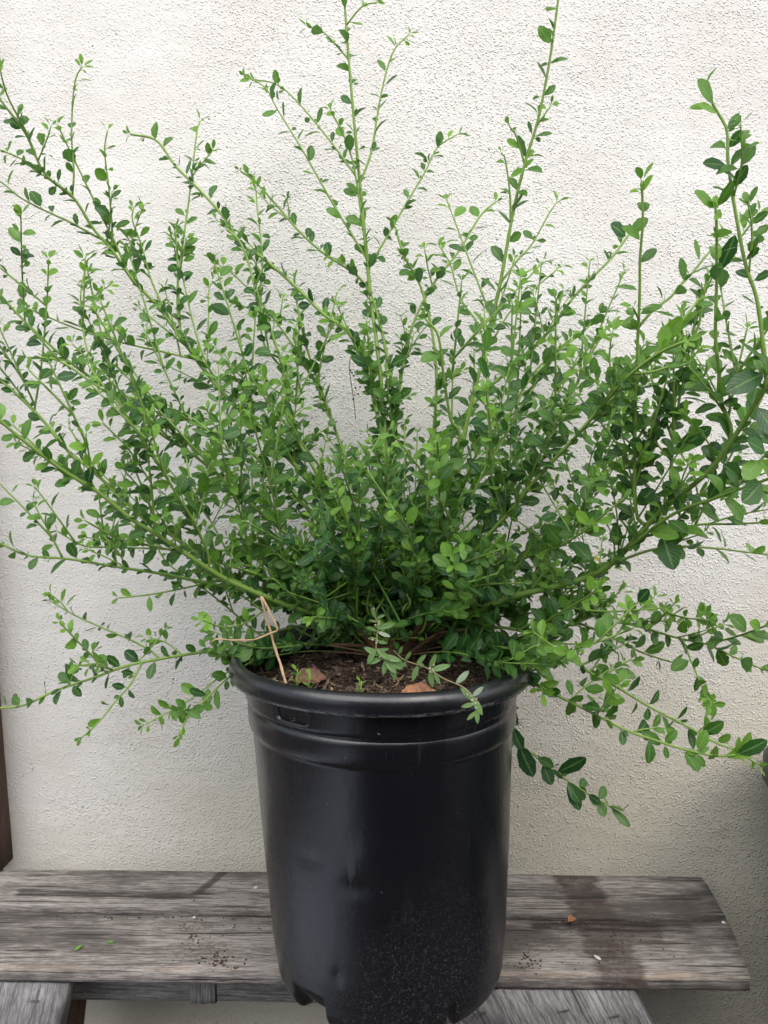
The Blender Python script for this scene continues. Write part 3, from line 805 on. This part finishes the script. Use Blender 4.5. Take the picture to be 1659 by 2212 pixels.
for line in DATA.strip().split('\n'):
    star = line.startswith('*'); line = line.lstrip('* ')
    head, tail = line.split('|'); h = [float(v) for v in head.split()]
    ytip, r0, r1, leafL, lat = h[:5]; yb = h[5] if len(h) > 5 else 0
    pts = [tuple(float(c) for c in q.split(',')) for q in tail.split()]
    if star:
        nb = nearest(*pts[0]); y0 = nb[2].y; a0 = min(nb[3], .45)
        P3 = depth_path(pts, y0, ytip); P3[0] = nb[2].copy()
    else:
        P3 = depth_path(pts, TB.y, ytip); a0 = 1.0
    # irregularity
    for i in range(1, len(P3)-1): P3[i] = P3[i]+rv(.0011)
    P = resample(P3, .0055)
    for p in P: p.y = min(p.y, WY-.012)
    sc_ = .85 if not star else .95
    r0 *= .001*sc_; r1 *= .001*sc_
    tot = .0055*(len(P)-1)
    a1 = .25 if (pts[-1][0] < 0 or pts[-1][0] > 1659 or (not star and len(pts) == 7 and pts[-1] == (800, 640))) else .0
    if not star: a1 = min(a1, .2)
    rad, ages = add_stem(P, r0, r1, a0, a1)
    if not star:   # brown only near the root
        BL = .26 if r0 > .005 else .17 if r0 > .004 else .11
        ages[:] = [min(1, max(.3*(1-i/len(P)), 1.55-(i*.0055)/BL)) for i in range(len(P))]
    for p, a in zip(P, ages):
        q = proj(p); placed.append((q[0], q[1], p, a))
    big = leafL*.001
    gap = .0120 if not star else .0138
    if leafL > 13.5: gap *= 1.15
    foliate(P, .22 if not star else .06, big*.92, gap, tipyoung=.75 if star or yb else .6, basecol=(.08 if not star else .17)+yb*.4, dens=.9 if not star else .72)
    for k in range(int(lat)):
        t = random.uniform(.12, .88); i = int(t*(len(P)-2))
        twig_from(P[i], (P[i+1]-P[i]).normalized(), ages[i], random.uniform(.022, .075)*(1.1-t*.5), big*.85, yb*.5)

# the crowded heart of the shrub, above the pot
for k in range(72):
    sx = random.gauss(0, 1)
    hx = 850+sx*70; hy = random.uniform(1270, 1400)
    ang = random.gauss(0, 40)+sx*14
    ang = max(-78, min(78, ang)); Lp = random.uniform(110, 400)*(1-.25*abs(ang)/78)
    Yb = random.uniform(-.01, .09); Yt = random.uniform(-.12, .17)
    pts = [(hx, hy), (hx+Lp*.5*math.sin(R(ang*.9)), hy-Lp*.5*math.cos(R(ang*.9))), (hx+Lp*math.sin(R(ang)), hy-Lp*math.cos(R(ang)))]
    P = resample([TB.lerp(at(*pts[0], Yb), .8)]+depth_path(pts, Yb, Yt), .0055)
    add_stem(P, .0013, .0007, .55, .0)
    foliate(P, .12, random.uniform(.0095, .0125), .0090, tipyoung=random.uniform(.0, .7), basecol=random.uniform(.0, .04), dens=1.0)
# more slim shoots rising through both sides
def shoot(px0, px1, py0, py1, a0, a1, l0, l1, n, leaf):
    for _ in range(n):
        nb = nearest(random.uniform(px0, px1), random.uniform(py0, py1)); o = nb[2]
        a = R(random.uniform(a0, a1)); L = random.uniform(l0, l1)
        d = Vector((math.sin(a), random.gauss(0, .22), math.cos(a))).normalized()
        e = o+d*L; e.y = min(e.y, WY-.02-RND()*.02)
        m = o.lerp(e, .5)+Vector((-.03*L*math.sin(a)*2, 0, -.04*L))
        P = resample([o, m, e], .0055)
        add_stem(P, .0012, .0007, .35, .0)
        foliate(P, .08, leaf*random.uniform(.85, 1.15), .0125, tipyoung=random.uniform(.4, 1.0), basecol=random.uniform(.02, .16), dens=.85)
        for p in P[2:]:
            q = proj(p); placed.append((q[0], q[1], p, .2))
shoot(640, 1060, 1230, 1390, -85, 85, .03, .075, 60, .0105)
shoot(700, 1000, 1330, 1420, -90, 90, .025, .05, 30, .0105)
shoot(560, 760, 1250, 1390, -95, -40, .04, .09, 14, .0110)
shoot(950, 1250, 1240, 1390, 40, 100, .03, .08, 22, .0115)
shoot(40, 420, 650, 1080, -50, 12, .05, .13, 22, .0105)
shoot(300, 640, 760, 1200, -42, 15, .06, .15, 17, .0110)
shoot(80, 520, 1080, 1200, -65, 5, .04, .09, 9, .0110)
shoot(600, 860, 780, 1150, -30, 25, .05, .12, 8, .0110)
shoot(940, 1300, 760, 1180, -5, 48, .05, .14, 22, .0115)
shoot(1280, 1640, 720, 1150, -15, 45, .05, .12, 16, .0125)
shoot(1150, 1500, 1290, 1480, 20, 110, .03, .06, 10, .0130)
# twigs filling the right-hand mass
for k in range(50):
    px = random.triangular(980, 1480, 1180); py = random.uniform(900, 1290)
    nb = nearest(px, py)
    o = nb[2]
    twig_from(o, Vector((.5, -.1, .6)), .3, random.uniform(.035, .09), random.uniform(.0095, .0140), .0)
for k in range(50):
    px = random.uniform(430, 900); py = random.uniform(760+(px < 600)*60, 1260)
    nb = nearest(px, py)
    twig_from(nb[2], Vector((-.5, -.05, .6)), .3, random.uniform(.03, .075), random.uniform(.010, .0145), .03)
# single large old leaves that catch the eye
def big_leaf(x0, y0, x1, y1, young, ratio, Y=None):
    nb = nearest(x0, y0); Y = nb[2].y if Y is None else Y
    a = at(x0, y0, Y); b = at(x1, y1, Y-.012); d = b-a; a = nb[2].copy()
    G = leaf_geo(a, d, Vector((random.gauss(0, .25), -1, .35)), d.length, d.length*ratio, young, RND()*.6, fold=.12, curl=.12, serr=.05, pet=.003, shape=1.0)
    LEAVES.append((9.0, G))
for q in ((1545, 232, 1520, 180, .5, .6), (1560, 240, 1528, 222, .7, .5), (1568, 268, 1592, 255, .2, .9), (1573, 318, 1597, 283, .15, .5), (1578, 362, 1535, 352, .1, .42), (1590, 412, 1617, 368, .1, .5), (1610, 480, 1640, 455, .2, .5), (1615, 610, 1650, 590, .1, .5), (1640, 800, 1566, 832, .05, .5), (1428, 1140, 1452, 1212, .1, .62), (1426, 738, 1462, 684, .75, .5), (1556, 592, 1592, 522, .05, .5),
          (1490, 990, 1568, 936, .05, .42), (1625, 872, 1672, 930, .0, .7), (1440, 748, 1500, 728, .9, .45), (1345, 848, 1372, 792, .05, .6), (1300, 905, 1246, 868, .0, .5),
          (1340, 505, 1312, 478, .05, .75), (1352, 500, 1385, 470, .3, .75), (1540, 455, 1506, 420, .6, .5), (1550, 450, 1585, 400, .35, .5), (1400, 1090, 1432, 1058, .1, .7),
          (1203, 1664, 1262, 1638, .0, .5), (1122, 1598, 1152, 1668, .0, .5), (1214, 1698, 1240, 1756, .0, .52), (1318, 1742, 1357, 1781, .25, .38), (1164, 1655, 1182, 1698, .0, .62), (1272, 1706, 1296, 1724, .0, .5),
          (1590, 1632, 1651, 1608, .05, .5), (1560, 1640, 1628, 1630, .95, .36), (1632, 985, 1600, 1020, .6, .6), (1650, 1050, 1615, 1090, .15, .7), (1590, 1030, 1560, 1000, .1, .6), (1650, 965, 1620, 940, .1, .6),
          (1450, 1180, 1475, 1150, .0, .5), (1380, 1265, 1400, 1240, .0, .55), (800, 1070, 830, 1040, .1, .45), (935, 1310, 960, 1270, .05, .42), (845, 785, 875, 770, .1, .6), (795, 795, 760, 775, .05, .55), (1100, 1060, 1082, 1105, .1, .55), (1035, 1045, 1085, 1062, .05, .4)):
    big_leaf(*q)
# trailing twigs over the rim
for (a, b, Y) in ((560, 1400, -.02), (590, 1420, -.03), (530, 1425, .0), (1060, 1390, -.05), (1080, 1430, -.07), (1120, 1400, -.04), (1010, 1370, .02), (660, 1370, .03), (700, 1360, .05), (1090, 1330, .03), (950, 1350, .04), (620, 1350, .05)):
    for s in ((0, 1) if not 560 < a < 1080 else ()):
        nb = nearest(a, b)
        o = at(a, b, Y); mid = TB.lerp(o, .55)+UPV*.012
        e = o+Vector((math.copysign(.025, a-830), -.015, .01))+rv(.01)
        P = resample([TB+UPV*.01, mid, o, e], .0055)
        add_stem(P, .0010, .0006, 1.2, .05); foliate(P, .35, .0135, .0085, tipyoung=.5, basecol=.05)
print('stems', len(STEMS), 'leaves', len(LEAVES))

shrub = empty('shrub', TB)
tag(shrub, 'green leafy shrub with long upright and trailing shoots growing in the black pot', 'shrub')
inv = Matrix.Translation(-TB)
def ons(o): o.parent = shrub; o.matrix_parent_inverse = inv; return o
# trunk with a root flare
P = resample([TB-UPV*.03, TB, TB+Vector((.001, .002, .03)), TB+Vector((.002, .004, .065))], .004)
V, F, Cc = tube_geo(P, [.0085-.0025*min(1, i/12)+.0006*math.sin(i*1.7) for i in range(len(P))], 12, [1]*len(P))
ons(mesh_obj('trunk', V, F, M['stem'], None, col=Cc))
STEMS.sort(key=lambda s: -len(s[0])*s[1][0])
tb = Buf()
for i, (P, rad, ages) in enumerate(STEMS):
    V, F, Cc = tube_geo(P, rad, 7 if i < 120 else 5, ages)
    if i < 110: ons(mesh_obj('stem', V, F, M['stem'], None, col=Cc))
    elif i < 300: ons(mesh_obj('twig', V, F, M['stem'], None, col=Cc))
    else: tb.add(V, F, Cc)
if tb.n: tag(ons(mesh_obj('fine_twigs', tb.V, tb.F, M['stem'], None, col=tb.C)), kind='stuff')
LEAVES.sort(key=lambda l: -l[0])
lb = Buf()
for i, (_, (V, F, Cc)) in enumerate(LEAVES):
    if i < 300: ons(mesh_obj('leaf', V, F, M['leaf'], None, col=Cc))
    else: lb.add(V, F, Cc)
tag(ons(mesh_obj('foliage', lb.V, lb.F, M['leaf'], None, col=lb.C)), kind='stuff')
# dry black berries left on old stalks
def ball(c, r, sub=6):
    V = []; F = []
    for i in range(sub+1):
        for j in range(8):
            th = math.pi*i/sub; ph = 2*math.pi*j/8
            V.append(c+Vector((math.sin(th)*math.cos(ph), math.sin(th)*math.sin(ph), math.cos(th)))*r)
    for i in range(sub):
        for j in range(8):
            F.append((i*8+j, i*8+(j+1) % 8, i*8+8+(j+1) % 8, i*8+8+j))
    return V, F
stalk = resample([at(768, 905, .12), at(765, 870, .12), at(755, 800, .12), at(757, 770, .12)], .004)
V, F, Cc = tube_geo(stalk, [.0006]*len(stalk), 5, [.1]*len(stalk)); ons(mesh_obj('berry_stalk', V, F, M['straw'], None))
for (a, b) in ((760, 805), (764, 812), (772, 801), (776, 818), (768, 838), (778, 836), (763, 862), (757, 800), (662, 912), (774, 851)):
    V, F = ball(at(a, b, .118), .0011); ons(mesh_obj('berry', V, F, M['berry'], None))

# ------------------------------------------------------------------ weeds, straw, fallen leaves
def weed(name, label, pts, nodes, Y, L0, white=()):
    P3 = [at(x, y, Y0) for (x, y, Y0) in pts]
    root = empty(name, P3[0]); iv = Matrix.Translation(-P3[0])
    tag(root, label, 'weed')
    def on(o): o.parent = root; o.matrix_parent_inverse = iv; return o
    P = resample(P3, .003); n = len(P)
    V, F, Cc = tube_geo(P, [.0008-.0003*i/n for i in range(n)], 6, [0]*n); on(mesh_obj('stem', V, F, M['weedstem'], None, col=Cc))
    for (t, ang, L, tilt) in nodes:
        i = int(t*(n-2)); T = (P[i+1]-P[i]).normalized()
        # direction given in the upright plane facing the path, tilt turns the blade away
        d = Vector((math.sin(R(ang)), -.25, math.cos(R(ang)))).normalized()
        nm = Vector((0, -1, .4)) if tilt < 1 else Vector((0, .9, -.5))
        V, F, Cc = leaf_geo(P[i], d, nm, L*.0012, L*.00040, .4, RND()*.8, fold=.12, curl=.1, serr=.0, pet=.0008, shape=.8)
        on(mesh_obj('leaf', V, F, M['weed'], None, col=Cc))
    fb = Buf()
    for (t, k) in white:
        i = int(t*(n-2))
        for _ in range(k):
            V, F = ball(P[i]+rv(.0016), random.uniform(.0006, .0011), 4); fb.add(V, F, [(0, 0, 0, 1)]*len(V))
    if fb.n: tag(on(mesh_obj('flower_cluster', fb.V, fb.F, M['flower'], None)), kind='stuff')
M['weedstem'] = mat_simple('weed_stem', (.26, .28, .13), .6, (.30, .22, .12), 200)
weed('spurge_weed', 'pale green weed with narrow leaf pairs rising from the middle of the pot',
     [(856, 1432, -.045), (845, 1428, -.055), (815, 1409, -.06), (814, 1377, -.06), (817, 1349, -.06), (809, 1331, -.06)],
     [(1, -20, 9, 0), (1, 60, 7, 0), (.97, -75, 6, 0), (.86, 70, 13, 0), (.84, -60, 8, 0), (.80, 110, 10, 1), (.55, -150, 13, 0), (.55, 130, 13, 0), (.50, 75, 9, 0), (.42, 100, 15, 0), (.40, -60, 14, 0), (.38, -110, 12, 0),
      (.36, 140, 15, 0), (.34, -170, 12, 0), (.30, 120, 14, 0), (.25, 160, 15, 0), (.05, 100, 9, 0), (.08, -120, 7, 0), (.65, 95, 8, 0), (.7, -90, 6, 0)], -.06, .014, white=[(.4, 10), (.28, 12), (.66, 5), (.9, 4)])
weed('spurge_weed', 'pale weed with two whitish leaves hanging over the front rim of the pot',
     [(850, 1405, -.02), (874, 1426, -.05), (920, 1442, -.09), (957, 1465, -.125), (994, 1481, -.15), (1015, 1497, -.158), (1027, 1520, -.160), (1031, 1546, -.161)],
     [(.35, 40, 10, 0), (.36, -160, 12, 0), (.45, -50, 7, 0), (.5, 20, 12, 0), (.52, 70, 14, 0), (.5, 170, 12, 0), (.56, 150, 9, 0), (.82, 42, 13, 1), (.84, 140, 10, 0), (.93, 45, 10, 1), (.94, 150, 13, 0),
      (.97, -100, 9, 0), (.985, 175, 10, 0), (1, -130, 8, 0), (.96, -60, 6, 0), (.2, 30, 8, 0), (.22, -140, 8, 0), (.1, 20, 8, 0), (.12, 160, 7, 0)], -.1, .012, white=[(.52, 8), (.97, 8), (.93, 3)])
def seedling(px, py, Y, s, label):
    p = at(px, py, Y); p.z = max(p.z, soil_h(p.x, p.y)); root = empty('seedling', p); tag(root, label, 'seedling', )
    root.location = p
    for k in range(7):
        a = k*2.4+RND(); d = Vector((math.cos(a), math.sin(a), .5+.6*RND())).normalized(); o = Vector((0, 0, .002+.0018*k*s))
        V, F, Cc = leaf_geo(o, d, UPV, .0052*s, .0036*s, .75, RND(), fold=.1, curl=.15, serr=.02, pet=.0012)
        mesh_obj('leaf', V, F, M['leaf'], root, col=Cc)
    P = [Vector((0, 0, -.002)), Vector((0, 0, .006*s)), Vector((.001, 0, .014*s))]
    V, F, Cc = tube_geo(P, [.0004]*3, 5, [0]*3); mesh_obj('stem', V, F, M['stem'], root, col=Cc)
seedling(641, 1486, -.105, 1.2, 'leftmost tiny green seedling beside the straw foot')
seedling(668, 1493, -.112, 1.1, 'tiny green seedling second from the left inside the front rim')
seedling(779, 1503, -.122, .9, 'tiny lone seedling at the middle of the front rim')

def dry_leaf(name, px, py, Y, L, W, rz, tilt, label, mat, cup=.35, z=None):
    n, m = 18, 12; V = []; F = []
    for i in range(n+1):
        t = i/n; hw = math.sin(math.pi*min(1, t*.96+.03)**.8)**.7*W/2*(1+.16*noise.noise(Vector((t*13, L*500, 0))))
        for j in range(m+1):
            u = -1+2*j/m
            V.append((t*L-L/2, u*hw, cup*hw*u*u+.10*L*(t-.5)**2*4*cup+.0034*noise.noise(Vector((t*6, u*2.4, L*99)))+.0012*noise.noise(Vector((t*17, u*7, L*99)))-.0016*math.exp(-(u/.12)**2)))
    for i in range(n):
        for j in range(m): a = i*(m+1)+j; F.append((a, a+1, a+m+2, a+m+1))
    o = mesh_obj(name, V, F, mat)
    p = at(px, py, Y); 
    if z is None: p.z = soil_h(p.x, p.y)+.006
    else: p.z = z
    o.location = p; o.rotation_euler = (R(tilt), 0, R(rz))
    md = o.modifiers.new('thickness', 'SOLIDIFY'); md.thickness = .0004
    tag(o, label, 'dry leaf'); return o
dry_leaf('dry_leaf', 912, 1492, -.108, .036, .030, 12, 24, 'orange brown dry leaf lying on bark chips behind the front rim', M['dead'], z=.314)
dry_leaf('dry_leaf', 672, 1427, -.03, .030, .024, -10, 22, 'dull brown dry leaf on the mulch at the left of the pot', mat_simple('dull_dry_leaf', (.20, .10, .065), .7, (.12, .06, .045), 80))
dry_leaf('fallen_leaf', 602, 1458, -.07, .012, .010, 40, 25, 'small yellow green leaf on the soil left of the straw foot', mat_simple('fading_leaf', (.22, .24, .04), .5, (.12, .14, .03), 90))
dry_leaf('fallen_leaf', 1070, 1376, .06, .018, .009, -35, 20, 'small yellow leaf above the soil at the right back of the pot', mat_simple('yellow_leaf', (.42, .34, .05), .5, (.26, .22, .04), 90), z=.312)
dry_leaf('curled_leaf', 1235, 2010, .078, .012, .009, 40, 15, 'small curled orange leaf on the stained part of the bench', M['dead'], cup=1.2, z=.0035)

sp3 = [(622, 1492, -.108), (605, 1432, -.085), (590, 1387, -.08), (580, 1347, -.078), (563, 1287, -.078), (565, 1289, -.078), (578, 1313, -.08), (600, 1358, -.085), (599, 1363, -.085), (550, 1382, -.09), (500, 1383, -.095), (465, 1380, -.10), (452, 1390, -.10)]
pp = [at(*q) for q in sp3]
def poly(P):  # nearly straight pieces with sharp folds
    out = []
    for a, b in zip(P, P[1:]):
        m = max(1, int((b-a).length/.006))
        for j in range(m): out.append(a.lerp(b, j/m)+rv(.0002))
    out.append(P[-1]); return out
P = poly(pp)
V, F, Cc = tube_geo(P, [.0014-.0007*i/len(P)+.0002*math.sin(i*2.1) for i in range(len(P))], 6, [0]*len(P))
tag(mesh_obj('dry_stalk', V, F, M['straw'], None), 'thin bent straw coloured dry stalk standing at the left inside the pot', 'dry stalk')

# small litter on the bench
def crumb(name, px, py, r, mat, label, cat, flat=.5, group=None, zz=None, long=1.0, rz=0):
    p = at(px, py, 0)
    d = (p-CAM); p = CAM+d*((0.0015-CAM.z)/d.z)
    V, F = ball(Vector((0, 0, 0)), 1, 6)
    V = [Vector((v.x*r*long, v.y*r, v.z*r*flat))*(1+.35*noise.noise(v*1.7+Vector((px, py, 0)))) for v in V]
    o = mesh_obj(name, V, F, mat); o.location = p; o.rotation_euler = (0, 0, R(rz))
    return tag(o, label, cat, group)
greenbit = mat_simple('green_leaf_bit', (.14, .34, .05), .5)
crumb('leaf_bit', 170, 2047, .0026, greenbit, 'bright green leaf fragment lying on the front board at the left', 'leaf bit', .35, long=1.9, rz=60)
crumb('leaf_bit', 239, 2034, .0017, greenbit, 'smaller thin green leaf fragment on the front board right of the bigger one', 'leaf bit', .35, long=2.6, rz=5)
crumb('white_dropping', 553, 1917, .0030, M['white'], 'white speck on the back board just left of the pot', 'dropping', .3)
crumb('white_dropping', 1563, 1993, .0026, M['white'], 'white speck at the right end of the bench on the board joint', 'dropping', .5)
crumb('white_dropping', 420, 1982, .0022, M['white'], 'white speck in the joint between the boards left of the pot', 'dropping', .5)
crumb('white_chip', 1290, 2068, .0024, M['white'], 'pale wood sliver on the brown stain on the bench', 'chip', .3, long=2.2, rz=-60)
db = Buf()
def scatter(x0, x1, y0, y1, n, rmin, rmax, tone):
    for _ in range(n):
        c = at(random.gauss((x0+x1)/2, (x1-x0)/4), random.gauss((y0+y1)/2, (y1-y0)/4), 0); d = c-CAM; c = CAM+d*((.0006-CAM.z)/d.z)
        if not (-.015 < c.y < .17): continue
        V, F = ball(c, random.uniform(rmin, rmax), 4); V = [Vector((v.x, v.y, c.z+(v.z-c.z)*.5)) for v in V]
        db.add(V, F, [(0, 0, 0, 1)]*len(V))
scatter(430, 520, 2050, 2095, 50, .0004, .0016, 0); scatter(400, 430, 2015, 2035, 14, .0006, .0016, 0)
scatter(300, 580, 1915, 2060, 60, .0004, .0012, 0); scatter(1120, 1500, 1960, 2100, 70, .0004, .0012, 0); scatter(100, 560, 1978, 1986, 30, .0004, .0012, 0)
scatter(1110, 1180, 2040, 2100, 50, .0005, .0013, 0); scatter(540, 580, 1886, 1892, 14, .001, .0022, 0); scatter(1160, 1420, 1988, 2000, 60, .0005, .0013, 0)
tag(mesh_obj('dirt_crumbs', db.V, db.F, M['dirt']), 'brown dirt crumbs scattered over the bench boards', 'dirt', kind='stuff')
